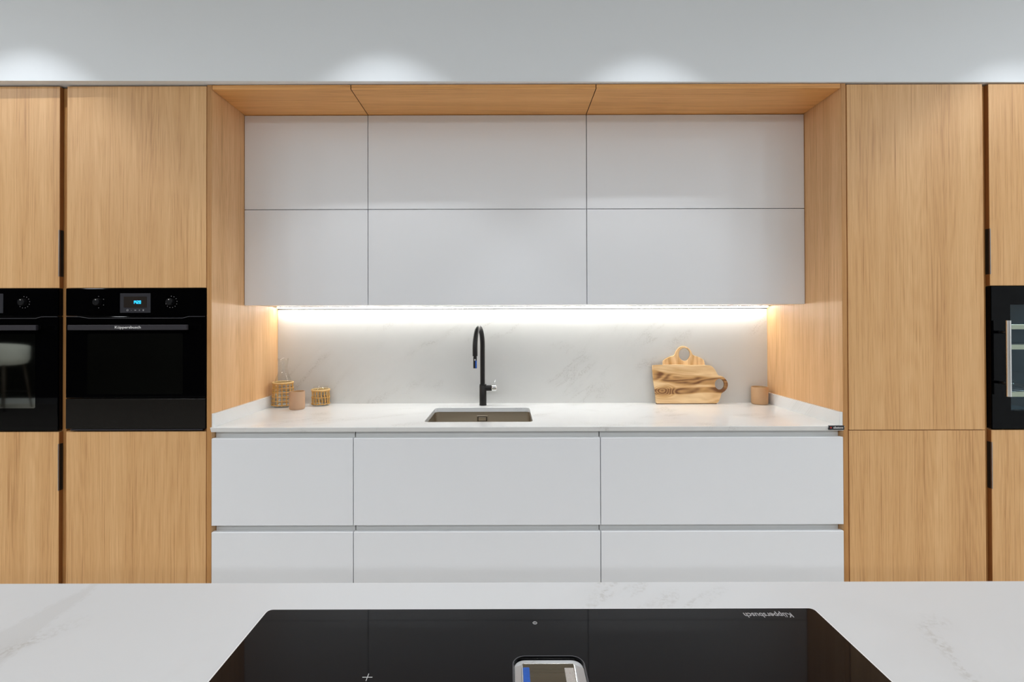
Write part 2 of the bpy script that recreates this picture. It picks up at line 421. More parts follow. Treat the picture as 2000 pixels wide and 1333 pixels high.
# ------------------------------------------------------------------ room shell
RX0, RX1, RY0, RY1 = -9.2, 5.2, -4.2, 2.80
struct('floor', B(RX0, RX1, RY0, RY1 + .1, -0.05, 0), 'floor', 'pale floor of the kitchen')
struct('ceiling', B(RX0, RX1, RY0, RY1 + .1, CEIL, CEIL + .05), 'ceil', 'white ceiling above the kitchen')
struct('wall_back', B(RX0, RX1, YB + 0.012, YB + .14, 0, CEIL), 'wall', 'wall behind the fitted cabinets')
struct('wall_left', B(RX0 - .1, RX0, RY0, RY1 + .1, 0, CEIL), 'wall', 'far left side wall')
struct('wall_right', B(RX1, RX1 + .1, RY0, RY1 + .1, 0, CEIL), 'wall', 'far right side wall')
struct('wall_rear', B(RX0, RX1, RY0 - .1, RY0, 0, CEIL), 'rear', 'dark wall behind the camera')
struct('baseboard_rear', B(RX0, RX1, RY0, RY0 + .015, 0, 0.09, bev=.003), 'lacquer', 'white skirting of the rear wall')
# bulkhead above the cabinets, a touch nearer at its left end
bm = bmesh.new()
xl, xr, yl, yr = -4.6, 4.6, 2.103 - .018, 2.140 + .020
prism(bm, [(xl, yl), (xr, yr), (xr, YB + .012), (xl, YB + .012)], 2.374, CEIL)
struct('trim_1', bm, 'wall', 'painted bulkhead above the cabinets, washed by downlights')

# ------------------------------------------------------------------ oak surround of the niche
NX0, NX1 = PX(413, YF), PX(1645.5, YF)      # inner faces
NZ = 2.3515                                  # underside of the top panels
T = 0.0197
S0, S1 = -0.667, 0.385                       # seams between the wall units
sur = thing('niche_surround', ((NX0+NX1)/2, YF, 0), 'oak veneer surround framing the white wall and base units', 'surround')
for xa, xb in ((NX0 - T, NX0), (NX1, NX1 + T)):
    sp_ = obj('side_panel', B(xa, xb, YF + .001, YB + .010, 0, NZ + T, bev=.0006), 'oak_pale', sur)
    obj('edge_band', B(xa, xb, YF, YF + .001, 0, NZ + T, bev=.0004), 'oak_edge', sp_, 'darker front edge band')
for xa, xb in ((NX0 + .0016, S0 - .0017), (S0 + .0017, S1 - .0017), (S1 + .0017, NX1 - .0016)):
    obj('top_panel', B(xa, xb, YF + .001, YU + .02, NZ, NZ + T, bev=.001), 'oak_across', sur)
# short mitred ends of the top front edge
obj('mitre_joint', B(S0 - .0017, S0 + .0017, YF + .004, YU + .02, NZ + .002, NZ + T), 'dark', sur)
obj('mitre_joint', B(S1 - .0017, S1 + .0017, YF + .004, YU + .02, NZ + .002, NZ + T), 'dark', sur)

# ------------------------------------------------------------------ tall cabinets
DT = 0.0195; YC = YF + DT + 0.001
DOOR_TOP, MID_HI, MID_LO = 2.3665, 1.5015, 0.8868
def edge_pull(door, x, side, z0, z1):
    """black finger pull let into the door edge with a steel lip; side +1: on the right edge"""
    h = obj('handle', B(min(x + side*.0009, x + side*.0022), max(x + side*.0009, x + side*.0022), YF + .003, YF + DT - .001, z0, z1), 'blackmetal', door, 'black metal edge pull with thin steel lip')
    return h
def tall(name_label, x0, x1, cx0, cx1, doors, pull=None, cat='cabinet', group='tall oak cabinets', niche=None):
    """doors: list of (z0, z1). cx0,cx1: carcass extent. niche (z0,z1): open bay for an appliance"""
    t = thing('tall_cabinet', ((x0+x1)/2, YF, 0), name_label, cat, group)
    s = .018; yb = YB + .009
    bm = bmesh.new()
    box(bm, cx0, cx0 + s, YC, yb, 0.0, DOOR_TOP); box(bm, cx1 - s, cx1, YC, yb, 0.0, DOOR_TOP)
    box(bm, cx0 + s, cx1 - s, yb - .01, yb, 0.0, DOOR_TOP)
    box(bm, cx0 + s, cx1 - s, YC, yb - .01, DOOR_TOP - s, DOOR_TOP)
    box(bm, cx0 + s, cx1 - s, YC, yb - .01, 0.10, 0.10 + s)
    if niche:
        box(bm, cx0 + s, cx1 - s, YC, yb - .01, niche[1], niche[1] + s)
        box(bm, cx0 + s, cx1 - s, YC, yb - .01, niche[0] - s, niche[0])
    obj('carcass', bm, 'oak_edge', t)
    obj('plinth', B(cx0 + s, cx1 - s, YC + .04, YC + .055, 0.0, 0.10), 'blackmetal', t)
    for i, (z0, z1) in enumerate(doors):
        d = obj('door', B(x0, x1, YF, YF + DT, z0, z1, bev=.0012), 'oak', t)
        if pull:
            px_, side, rng = pull
            obj('edge_band', B(px_ if side > 0 else px_ - .0009, px_ + .0009 if side > 0 else px_, YF + .0012, YF + DT, z0 + .001, z1 - .001), 'oak_shaded', d, 'edge band coloured dark for the shade in the gap')
            za, zb = rng[i]
            h = edge_pull(d, px_, side, za, zb)
            lip = B(px_ - .0022 if side > 0 else px_ - .0006, px_ + .0006 if side > 0 else px_ + .0022, YF - .0016, YF + .003, za, zb)
            obj('handle_lip', lip, 'greymetal', d, 'thin steel lip of the edge pull')
    return t
XL1 = PX(115.4, YF)                 # right edge of the leftmost doors
OX0, OX1 = PX(130, YF), PX(402.6, YF)
gL = PX(121.5, YC)
tall('leftmost tall oak cabinet, cut by the photo edge, with the oven reflecting a white chair', XL1 - .597, XL1, XL1 - .6, gL - .0012,
     [(0.105, MID_LO), (MID_HI, DOOR_TOP)], (XL1, 1, [(PZ(956, YF), PZ(865, YF)), (PZ(538, YF), PZ(447, YF))]), niche=(MID_LO, MID_HI))
tall('tall oak cabinet left of the niche, holding the compact oven and dark drawer', OX0, OX1, gL + .0012, OX1 - .001,
     [(0.105, MID_LO), (MID_HI, DOOR_TOP)], niche=(MID_LO, MID_HI))
RX_0, RX_1 = PX(1656.8, YF), PX(1922.3, YF)
gR = PX(1925.6, YC)
tall('tall oak cabinet right of the niche with two plain full doors', RX_0, RX_1, RX_0 + .001, gR - .001,
     [(0.105, 0.8835), (0.8865, DOOR_TOP)], group='tall oak cabinets')
WX0 = PX(1934.6, YF)
tall('rightmost tall oak cabinet, cut by the photo edge, holding the wine cooler', WX0, WX0 + .597, gR + .001, WX0 + .6,
     [(0.105, MID_LO - .002), (MID_HI, DOOR_TOP)], (WX0, -1, [(PZ(957, YF), PZ(866, YF)), (PZ(538, YF), PZ(449, YF))]), niche=(MID_LO - .002, MID_HI))
# dark seam slivers between neighbouring carcasses and the surround come from the real gaps

# ------------------------------------------------------------------ ovens
LET = 'Küppersbusch'
def letters(parent, s, size, loc, rot, mat, stretch=1.0, name='lettering', label=None):
    bm = text_bm(s, size, None, stretch)
    bmesh.ops.transform(bm, matrix=Matrix.Translation(loc) @ rot, verts=bm.verts)
    return obj(name, bm, mat, parent, label)
FRONT = Matrix.Rotation(PI/2, 4, 'X')
def seven_seg(bm, ch, x, z, w_, h, t, y):
    segs = {'a': (x, x+w_, z+h-t, z+h), 'g': (x, x+w_, z+h/2-t/2, z+h/2+t/2), 'd': (x, x+w_, z, z+t),
            'f': (x, x+t, z+h/2, z+h), 'b': (x+w_-t, x+w_, z+h/2, z+h), 'e': (x, x+t, z, z+h/2), 'c': (x+w_-t, x+w_, z, z+h/2)}
    on = {'1': 'bc', '4': 'fgbc', '2': 'abged', '0': 'abcdef'}[ch]
    for k in on:
        a = segs[k]; box(bm, a[0], a[1], y - .0004, y, a[2], a[3])
def oven(cx, full, label):
    w2 = 0.2975; z1 = 1.4985; yf = YF - .004
    z0 = MID_LO + .006 if full else PZ(775, YF)
    t = thing('built_in_oven', (cx, yf, z0), label, 'oven', 'black built-in ovens')
    zl = PZ(616.5, YF)                    # joint between control panel and door
    obj('body', B(cx - .27, cx + .27, YC, YB - .02, z0 + .01, z1 - .01), 'ovenmetal', t)
    cp = obj('control_panel', B(cx - w2, cx + w2, yf, YC + .002, zl + .0035, z1, bev=.001), 'blackglass', t)
    obj('door', B(cx - w2, cx + w2, yf, YC + .002, z0, zl - .0005, bev=.0015), 'blackglass', t)
    # glints along the vent joint, modelled as a thin grey tube
    xs = lambda p: cx + (p - 266.8) / 457
    pts = [(131, 616.9), (158, 617.1), (176, 620), (359, 620), (370, 617.1), (402, 617)]
    bm = bmesh.new(); tube(bm, [(xs(a), yf - .0006, PZ(b, YF)) for a, b in pts], .0011, 6)
    obj('vent_glint', bm, 'trimgrey', t)
    # inner window
    wz1 = PZ(650, YF); wz0 = PZ(795, YF) if full else PZ(768, YF)
    ol = [(x, z) for x, z in rrect(cx - .205, xs(359), wz0, wz1, .006)]
    bm = bmesh.new(); prism(bm, ol, 0.0, 0.0006)
    bmesh.ops.transform(bm, matrix=Matrix.Translation((0, yf, 0)) @ Matrix.Rotation(PI/2, 4, 'X'), verts=bm.verts)
    obj('window', bm, 'window', t, 'mirror-like inner window of the oven door')
    # bar handle with two posts
    hy = 2.089
    h = obj('handle', B(cx - .249, cx + .249, hy, hy + .012, 1.3218, 1.3436, bev=.002), 'handle', t, 'flat anthracite bar handle')
    for sx in (-.215, .215):
        obj('handle_post', B(cx + sx - .009, cx + sx + .009, hy + .012, yf, 1.325, 1.340), 'ovenmetal', h)
    letters(h, LET, .0150, (cx + .0035, hy - .0002, 1.3330), FRONT, 'print', 1.28, label='small white lettering on the handle')
    # display
    dz0, dz1 = PZ(609.5, YF), PZ(571.5, YF); dx0, dx1 = cx - .066, cx + .064
    bz = obj('display', B(dx0, dx1, yf - .0012, yf, dz0, dz1, bev=.0008), 'bezel', t, 'grey framed clock display')
    obj('display_screen', B(dx0 + .016, dx1 - .016, yf - .0018, yf - .0010, dz0 + .022, dz1 - .014), 'dark', bz)
    bm = bmesh.new(); zz = dz0 + .0385
    xx = dx0 + .0555
    for ch in '1420':
        seven_seg(bm, ch, xx, zz, .0068, .0135, .0022, yf - .0018); xx += .0090
    obj('clock_digits', bm, 'cyan', bz, 'glowing cyan digits 1420')
    bm = bmesh.new()
    ix = dx0 + .032
    tube(bm, [(ix + .0036*math.cos(a), yf - .0014, dz0 + .011 + .0036*math.sin(a)) for a in [2*PI*k/16 for k in range(16)]], .0008, 5, closed=True)
    box(bm, ix - .002, ix + .002, yf - .0016, yf - .001, dz0 + .0105, dz0 + .0115)
    box(bm, ix + .014, ix + .018, yf - .0016, yf - .001, dz0 + .0103, dz0 + .0112)
    box(bm, ix + .030, ix + .037, yf - .0016, yf - .001, dz0 + .0095, dz0 + .0125)
    box(bm, ix + .048, ix + .054, yf - .0016, yf - .001, dz0 + .0103, dz0 + .0117); box(bm, ix + .0503, ix + .0517, yf - .0016, yf - .001, dz0 + .008, dz0 + .014)
    box(bm, ix + .065, ix + .070, yf - .0016, yf - .001, dz0 + .008, dz0 + .014)
    obj('touch_symbols', bm, 'printdim', bz, kind='stuff')
    # knobs
    for kx, n_, a0, a1 in ((cx - .158, 4, -90, 90), (cx + .152, 10, -160, 90)):
        kz = PZ(588.5, YF)
        bm = bmesh.new(); lathe(bm, [(0, .0), (.0125, .0), (.0145, .002), (.0150, .016), (.0, .016)], 0, 0, 32)
        bmesh.ops.transform(bm, matrix=Matrix.Translation((kx - .001, yf - .016, kz)) @ Matrix.Rotation(-PI/2, 4, 'X'), verts=bm.verts)
        kb = obj('knob', bm, 'ovenmetal', t, smooth='auto')
        obj('pointer', B(kx - .0022, kx + .0012, yf - .0168, yf - .0159, kz + .0085, kz + .0115), 'print', kb)
        bm = bmesh.new()
        for k in range(n_):
            a = math.radians(a0 + (a1 - a0) * k / (n_ - 1)); q = .0245
            box(bm, kx + q*math.cos(a) - .0011, kx + q*math.cos(a) + .0011, yf - .0004, yf + .0002, kz + q*math.sin(a) - .0011, kz + q*math.sin(a) + .0011)
        obj('dial_marks', bm, 'printdim', t, kind='stuff')
    return t, z0
CX2 = (OX0 + OX1) / 2; CX1 = XL1 - .2985
o2, oz0 = oven(CX2, False, 'compact black oven above a dark drawer, clock showing 1420')
oven(CX1, True, 'full-height black oven at the left edge reflecting a white chair')
wd = thing('warming_drawer', (CX2, YF, MID_LO + .006), 'dark brown-black drawer below the compact oven', 'drawer')
zt = oz0 - .0045
obj('drawer_front', B(CX2 - .2975, CX2 + .2975, YF - .004, YC + .002, MID_LO + .014, zt, bev=.0012), 'drawerglass', wd)
obj('body', B(CX2 - .27, CX2 + .27, YC + .002, YB - .05, MID_LO + .014, zt - .004), 'ovenmetal', wd)
obj('bottom_trim', B(CX2 - .28, CX2 + .285, YF - .002, YC, MID_LO + .0055, MID_LO + .0115, bev=.001), 'handle', wd)

# ------------------------------------------------------------------ wine cooler
wx0, wx1 = WX0 + .0005, WX0 + .5955
wc = thing('wine_cooler', ((wx0 + wx1)/2, YF, MID_LO + .003), 'black glass-fronted wine cooler with vertical steel handle at the right edge', 'wine cooler')
gz0, gz1 = PZ(805.2, YF), PZ(598, YF); gx0 = PX(1971.3, YF); gx1 = wx1 - (gx0 - wx0)
bm = bmesh.new()
holed(bm, [(wx0, MID_LO + .004), (wx1, MID_LO + .004), (wx1, 1.4985), (wx0, 1.4985)], [(gx0, gz0), (gx1, gz0), (gx1, gz1), (gx0, gz1)], YF - .004, YC + .012, 'XZ')
dr = obj('door_frame', bm, 'blackglass', wc)
obj('door_glass', B(gx0 - .004, gx1 + .004, YF + .002, YF + .006, gz0 - .004, gz1 + .004), 'coolerglass', dr)
ix0, ix1, iy0, iy1, iz0, iz1 = wx0 + .03, wx1 - .03, YC + .013, YB - .05, MID_LO + .02, 1.485
bm = bmesh.new()
for a in ((ix0, ix0 + .008, iy0, iy1, iz0, iz1), (ix1 - .008, ix1, iy0, iy1, iz0, iz1), (ix0, ix1, iy1, iy1 + .008, iz0, iz1), (ix0, ix1, iy0, iy1, iz0, iz0 + .008), (ix0, ix1, iy0, iy1, iz1 - .008, iz1)):
    box(bm, *a)
obj('lining', bm, 'coolerin', wc)
ld = bpy.data.lights.new('cooler_lamp', 'AREA'); ld.shape = 'RECTANGLE'; ld.size = .4; ld.size_y = .02; ld.energy = 2.2; ld.color = (.62, .85, 1)
lo = bpy.data.objects.new('cooler_lamp', ld); COL.objects.link(lo); lo.parent = wc
lo.location = Vector(((ix0+ix1)/2, iy0 + .03, iz1 - .012)) - wc.location
SY = iy0 + .02
for zc in (PZ(641.5, SY), PZ(681, SY), PZ(773.5, SY)):
    sh = obj('shelf', B(ix0 + .010, ix1 - .010, SY, SY + .018, zc - .0105, zc + .0105, bev=.001), 'shelfwood', wc, 'pale wooden shelf front')
    bm = bmesh.new()
    for k in range(9):
        xk = ix0 + .03 + k * (ix1 - ix0 - .06) / 8
        tube(bm, [(xk, SY + .018, zc), (xk, iy1 - .02, zc)], .003, 6)
    obj('shelf_wire', bm, 'greymetal', sh)
h = obj('handle', None or tube(bmesh.new(), [(PX(1969.2, 2.10), 2.10, PZ(777.5, 2.10)), (PX(1969.2, 2.10), 2.10, PZ(629, 2.10))], .0092, 20), 'barsteel', wc, 'vertical brushed steel bar handle', smooth='auto')
for zz in (PZ(752, 2.1), PZ(652, 2.1)):
    obj('handle_post', tube(bmesh.new(), [(PX(1969.2, 2.10), 2.105, zz), (PX(1969.2, 2.10), YF - .003, zz)], .006, 12), 'blackmetal', h)
# stemmed glasses lying on the lowest visible shelf
def wine_glass(cx, cy, z, ang, label):
    t = thing('wine_glass', (cx, cy, z), label, 'glass')
    R = Matrix.Translation((cx, cy, z + .038)) @ Matrix.Rotation(ang, 4, 'Z') @ Matrix.Rotation(math.radians(-84), 4, 'Y')
    bm = bmesh.new(); lathe(bm, [(0, -.02), (.014, -.018), (.030, -.002), (.037, .022), (.037, .045), (.031, .085), (.0298, .085), (.0355, .045), (.0355, .022), (.029, .0), (.013, -.016), (0, -.018)], 0, 0, 32)
    bmesh.ops.transform(bm, matrix=R, verts=bm.verts); obj('bowl', bm, 'glass', t)
    bm = bmesh.new(); lathe(bm, [(0, -.02), (.0035, -.024), (.003, -.09), (.006, -.097), (.033, -.101), (.033, -.1025), (0, -.1025)], 0, 0, 32)
    bmesh.ops.transform(bm, matrix=R, verts=bm.verts); obj('stem', bm, 'glass', t)
    return t
zs = PZ(773.5, SY) + .0105
wine_glass(PX(1986, SY + .10) + .01, SY + .13, zs, 1.15, 'clear wine glass lying on the lowest shelf behind the steel handle')

# ------------------------------------------------------------------ wall cabinets
ZU0, ZUM, ZU1 = PZ(595.6, YU), PZ(408.4, YU), NZ - .003
def wall_unit(x0, x1, label):
    t = thing('wall_cabinet', ((x0+x1)/2, YU, ZU0), label, 'cabinet', 'white wall cabinets')
    obj('carcass', B(x0 + .0005, x1 - .0005, YU + .020, YB - .001, ZU0 + .004, ZU1 - .001), 'carcass', t)
    g = .0014
    obj('door', B(x0 + g, x1 - g, YU, YU + .019, ZU0, ZUM - .0016, bev=.0011), 'lacquer', t)
    obj('door', B(x0 + g, x1 - g, YU, YU + .019, ZUM + .0016, ZU1, bev=.0011), 'lacquer', t)
    return t
wall_unit(NX0 + .001, S0 - .0002, 'narrow white wall cabinet at the left end of the niche')
wall_unit(S0 + .0002, S1 - .0002, 'middle white wall cabinet above the tap')
wall_unit(S1 + .0002, NX1 - .001, 'white wall cabinet at the right end above the chopping boards')

# LED strip under the wall cabinets, against the backsplash
led = thing('strip_light', ((NX0+NX1)/2, YB - .05, ZU0), 'glowing strip light under the white wall cabinets along the backsplash', 'light')
obj('profile', B(NX0 + .003, NX1 - .003, YB - .047, YB - .021, ZU0 - .0005, ZU0 + .004), 'alu', led)
bm = bmesh.new()
prof = [(YB - .034 + .0105*math.cos(a), ZU0 - .0005 - .0060*math.sin(a)) for a in [PI*k/6 for k in range(7)]]
profile_x(bm, prof, NX0 + .016, NX1 - .016)
obj('diffuser', bm, 'led', led, 'bright white diffuser')
obj('back_rail', B(NX0 + .002, NX1 - .002, YB - .0035, YB - .0005, PZ(604.4, YB), PZ(602.9, YB)), 'blackmetal', led, 'thin dark joint line')

# ------------------------------------------------------------------ backsplash
tag(obj('backsplash', B(NX0 + .0005, NX1 - .0005, YB, YB + .011, TOPZ - .02, ZU0 + .03), 'splash'),
    'pale quartz backsplash with faint diagonal grey veins behind the tap', 'backsplash')

# ------------------------------------------------------------------ worktop with sink cut-out
WY = 2.132; TH = .0205
wt = thing('worktop', ((NX0+NX1)/2, WY, TOPZ - TH), 'long white quartz worktop with the sink, set between oak panels', 'worktop')
SX0, SX1, SY0, SY1 = -0.372, 0.1155, 2.243, 2.611
hole = rrect(SX0, SX1, SY0, SY1, .022)
bm = bmesh.new()
holed(bm, [(NX0 + .0004, WY), (NX1 - .0004, WY), (NX1 - .0004, YB - .0004), (NX0 + .0004, YB - .0004)], hole, TOPZ - TH, TOPZ)
es = [e for e in bm.edges if all(abs(v.co.y - WY) < 1e-5 for v in e.verts) and abs(e.verts[0].co.z - e.verts[1].co.z) < 1e-6]
bmesh.ops.bevel(bm, geom=es, offset=.0012, segments=2, affect='EDGES')
for v in bm.verts:      # front edge slightly undercut
    if v.co.y < WY + .01 and v.co.z < TOPZ - TH + .004: v.co.y += .008
obj('slab', bm, 'top', wt)
for xa, xb in ((NX0 + .0004, NX0 + .0132), (NX1 - .0132, NX1 - .0004)):
    obj('upstand', B(xa, xb, WY + .012, YB - .0004, TOPZ, TOPZ + .058, bev=.0008), 'top', wt)
bd = obj('badge', B(PX(1617, WY), PX(1647.3, WY), WY - .0008, WY + .004, PZ(841.4, WY), PZ(833.2, WY)), 'whitelabel', wt, 'small black badge with red mark and white lettering')
zc = PZ(837.3, WY); bx = PX(1621.2, WY)
bm = bmesh.new(); lathe(bm, [(0, 0), (.0042, 0), (.0042, .0004), (0, .0004)], 0, 0, 6)
bmesh.ops.transform(bm, matrix=Matrix.Translation((bx, WY - .0008, zc)) @ Matrix.Rotation(PI/2, 4, 'X') @ Matrix.Rotation(PI/6, 4, 'Z'), verts=bm.verts)
obj('badge_mark', bm, 'red', bd)
letters(bd, 'silestone', .0135, (PX(1635.6, WY), WY - .001, zc + .0004), FRONT, 'print', .88)

# ------------------------------------------------------------------ sink
sk = thing('sink', ((SX0+SX1)/2, SY0, TOPZ - .22), 'undermounted rectangular stainless steel sink in the white worktop', 'sink')
bm = bmesh.new()
o = .002; zt = TOPZ - TH - .0005; zb = TOPZ - .215
lay = []
for dz, ins, rr in ((zt, -o, .024), (zb + .02, .002, .022), (zb + .005, .008, .02), (zb, .022, .012)):
    lay.append([bm.verts.new((x, y, dz)) for x, y in rrect(SX0 - o + ins, SX1 + o - ins, SY0 - o + ins, SY1 + o - ins, rr)])
for a, b in zip(lay, lay[1:]):
    for i in range(len(a)): bm.faces.new((a[i], b[i], b[(i+1) % len(a)], a[(i+1) % len(a)]))
bm.faces.new(lay[-1])
# flange
fl = [bm.verts.new((x, y, zt)) for x, y in rrect(SX0 - .02, SX1 + .02, SY0 - .02, SY1 + .02, .03)]
for i in range(len(fl)): bm.faces.new((fl[i], lay[0][i], lay[0][(i+1) % len(fl)], fl[(i+1) % len(fl)]))
obj('basin', bm, 'steel', sk, smooth='auto')
ox = PX(941.5, 2.61)
ov = obj('overflow', B(ox - .029, ox + .029, SY1 - .004, SY1 + .001, .832, .866, bev=.004), 'steel', sk, 'rectangular overflow plate')
obj('overflow_slot', B(ox - .024, ox + .024, SY1 - .0048, SY1 - .0038, .836, .8605, bev=.0003), 'dark', ov)
obj('overflow_cover', B(ox - .020, ox + .020, SY1 - .0065, SY1 - .0046, .839, .8575, bev=.001), 'steel', ov)
dm = bmesh.new(); lathe(dm, [(0, zb + .004), (.035, zb + .004), (.042, zb + .002), (.045, zb + .0005)], (SX0+SX1)/2, (SY0+SY1)/2 + .08, 32)
obj('drain', dm, 'chrome', sk)

# ------------------------------------------------------------------ tap
fx, fy = PX(943, 2.69), 2.688
tp = thing('kitchen_tap', (fx, fy, TOPZ), 'matt black swan-neck tap with a chrome-ended side lever behind the sink', 'tap')
obj('base_ring', lathe(bmesh.new(), [(0, TOPZ), (.0235, TOPZ), (.0235, TOPZ + .002), (.0195, TOPZ + .003), (0, TOPZ + .003)], fx, fy, 40), 'chrome', tp, smooth='auto')
obj('body', lathe(bmesh.new(), [(0, TOPZ + .003), (.0188, TOPZ + .003), (.0188, TOPZ + .106), (.0178, TOPZ + .108), (.0178, TOPZ + .110), (.019, TOPZ + .1105), (.019, TOPZ + .113), (0, TOPZ + .114)], fx, fy, 40), 'blackmetal', tp, smooth='auto')
ex, ey = PX(927.7, 2.505), 2.505
zc_ = 1.222; pts = [(fx - .002, fy, TOPZ + .11), (fx - .002, fy, TOPZ + .2)]
for k in range(25):
    a = PI * k / 24; c = (1 - math.cos(a)) / 2
    pts.append((fx - .002 + (ex - fx + .002) * c, fy + (ey - fy) * c, zc_ + .1005 * math.sin(a)))
pts.append((ex, ey, PZ(696, ey)))
sp = obj('spout', tube(bmesh.new(), pts, .0125, 20), 'blackmetal', tp, smooth='auto')
zn1, zn0 = PZ(696, ey), PZ(719.6, ey)
nz = obj('spray_head', lathe(bmesh.new(), [(0, zn0), (.0088, zn0), (.0092, zn0 + .002), (.0092, zn1 - .004), (.0078, zn1 - .003), (.0078, zn1 + .001), (0, zn1 + .001)], ex, ey, 28), 'blackmetal', tp, smooth='auto')
bm = bmesh.new(); lathe(bm, [(.0022, 0), (.0042, 0), (.0042, .001), (.0022, .001)], 0, 0, 20)
bmesh.ops.transform(bm, matrix=Matrix.Translation((ex, ey - .0088, zn1 - .018)) @ Matrix.Rotation(PI/2, 4, 'X'), verts=bm.verts)
obj('spray_button', bm, 'print', nz, 'small white ring')
bm = bmesh.new()
arc = [(ex + .0096*math.sin(a), ey - .0096*math.cos(a)) for a in [math.radians(v) for v in (12, 22, 32, 42, 52, 62)]]
inn = [(ex + .0085*math.sin(a), ey - .0085*math.cos(a)) for a in [math.radians(v) for v in (62, 52, 42, 32, 22, 12)]]
prism(bm, arc + inn, zn0 + .001, zn1 - .022); obj('protective_film', bm, 'bluefilm', nz, 'blue film strip on the spray head')
lz = PZ(758.2, fy)
lv = obj('lever_arm', tube(bmesh.new(), [(fx + .012, fy, lz), (PX(960, fy), fy, lz)], .0155, 24), 'blackmetal', tp, smooth='auto')
obj('lever_cap', tube(bmesh.new(), [(PX(960, fy), fy, lz), (PX(960.6, fy), fy, lz), (PX(968.3, fy), fy, lz), (PX(969, fy), fy, lz)], [.0155, .0168, .0168, .015], 24), 'chrome', lv, 'polished chrome end of the lever', smooth='auto')
obj('lever_pin', tube(bmesh.new(), [(PX(966.4, fy), fy, lz + .012), (PX(966.4, fy), fy, PZ(742, fy))], .0018, 10), 'chrome', lv, 'thin upright chrome pin')

# ------------------------------------------------------------------ base units
DB0, DB1 = -0.6565, 0.3975
ZD1, ZD0 = PZ(854.8, YF), PZ(1024.6, YF)
ZE1 = PZ(1037.2, YF)
def drawer_front(x0, x1, z0, z1):
    g = .0015
    bm = B(x0 + g, x1 - g, YF - .002, YF + .018, z0, z1)
    es = [e for e in bm.edges if all(abs(v.co.z - z1) < 1e-6 for v in e.verts)]
    bmesh.ops.bevel(bm, geom=es, offset=.004, segments=4, profile=0.5, affect='EDGES')
    es = [e for e in bm.edges if abs(e.verts[0].co.z - e.verts[1].co.z) > .05]
    bmesh.ops.bevel(bm, geom=es, offset=.0012, segments=2, profile=0.5, affect='EDGES')
    return bm
def base_unit(x0, x1, label):
    t = thing('base_cabinet', ((x0+x1)/2, YF, 0), label, 'cabinet', 'white base cabinets')
    yc = YF + .030
    bm = bmesh.new(); s = .016; yb = YB - .01
    box(bm, x0 + .001, x0 + s, yc + .012, yb, .1, TOPZ - TH - .003); box(bm, x1 - s, x1 - .001, yc + .012, yb, .1, TOPZ - TH - .003)
    box(bm, x0 + s, x1 - s, yb - .008, yb, .1, TOPZ - TH - .003); box(bm, x0 + s, x1 - s, yc + .012, yb, .1, .1 + s)
    obj('carcass', bm, 'carcass', t)
    for zt_, zb_ in ((TOPZ - TH - .0015, ZD1 - .030), (ZD0 + .022, ZE1 - .030)):
        # C-shaped grip channel
        prof = [(YF + .019, zt_), (YF + .032, zt_), (yc + .004, zt_ - .004), (yc + .004, zb_ + .006), (yc, zb_ + .002), (YF + .019, zb_ + .002),
                (YF + .019, zb_), (yc + .006, zb_), (yc + .009, zb_ + .004), (yc + .009, zt_ + .0005), (YF + .019, zt_ + .0008)]
        if zt_ > ZD0 + .05:
            prof = [(yc, zt_), (yc, zb_ + .006), (yc - .004, zb_ + .002), (YF + .019, zb_ + .002), (YF + .019, zb_), (yc + .003, zb_), (yc + .005, zb_ + .004), (yc + .005, zt_)]
        profile_x(bm := bmesh.new(), prof, x0 + .0024, x1 - .0024)
        obj('grip_channel', bm, 'channel', t, 'recessed grey grip channel')
    obj('drawer_front', drawer_front(x0, x1, ZD0, ZD1), 'lacquer', t)
    obj('drawer_front', drawer_front(x0, x1, .115, ZE1), 'lacquer', t)
    obj('plinth', B(x0, x1, YF + .05, YF + .065, 0, .098), 'alu', t)
    return t
base_unit(NX0 + .0006, DB0, 'narrow white base unit at the left end under the worktop')
base_unit(DB0, DB1, 'middle white base unit of wide drawers under the sink')
base_unit(DB1, NX1 - .0006, 'white base unit of wide drawers at the right end, under the chopping boards')

# ------------------------------------------------------------------ objects on the worktop
def ring_pts(cx, cy, r, z, n, amp=0.0, lobes=0, ph=0.0, ramp=0.0):
    out = []
    for k in range(n):
        a = 2*PI*k/n
        rr = r + ramp*math.sin(lobes*a + ph)
        out.append((cx + rr*math.cos(a), cy + rr*math.sin(a), z + amp*math.cos(lobes*a + ph)))
    return out
def sleeve(parent, cx, cy, z0, z1, r0, r1, rows, stakes, slant=0.0):
    bm = bmesh.new()
    R = lambda z: r0 + (r1 - r0) * (z - z0) / (z1 - z0)
    for k in range(stakes):
        a = 2*PI*k/stakes
        for da in (-.03, .03):
            pts = []
            for j in range(7):
                z = z0 + (z1 - z0) * j / 6; aa = a + da + slant * math.sin(PI*2*j/6)
                rr = R(z) + .0012*math.sin(j*PI + k)
                pts.append((cx + rr*math.cos(aa), cy + rr*math.sin(aa), z))
            tube(bm, pts, .0017, 5)
    for i in range(rows):
        z = z0 + .004 + (z1 - z0 - .010) * i / (rows - 1)
        for q, ph in ((-1, 0), (1, PI)):
            tube(bm, ring_pts(cx, cy, R(z), z, stakes*4, .0014*q, stakes, ph, .0022), .0023, 5, closed=True)
    s = obj('rattan_sleeve', bm, 'rattan', parent, 'open woven rattan sleeve')
    bm = bmesh.new()
    for ph in (0, 2*PI/3, 4*PI/3):
        tube(bm, ring_pts(cx, cy, r1 + .001, z1, stakes*6, .0022, stakes, ph, .0025), .0026, 6, closed=True)
    obj('braided_rim', bm, 'rattanpale', s, 'pale braided rattan rim')
    return s
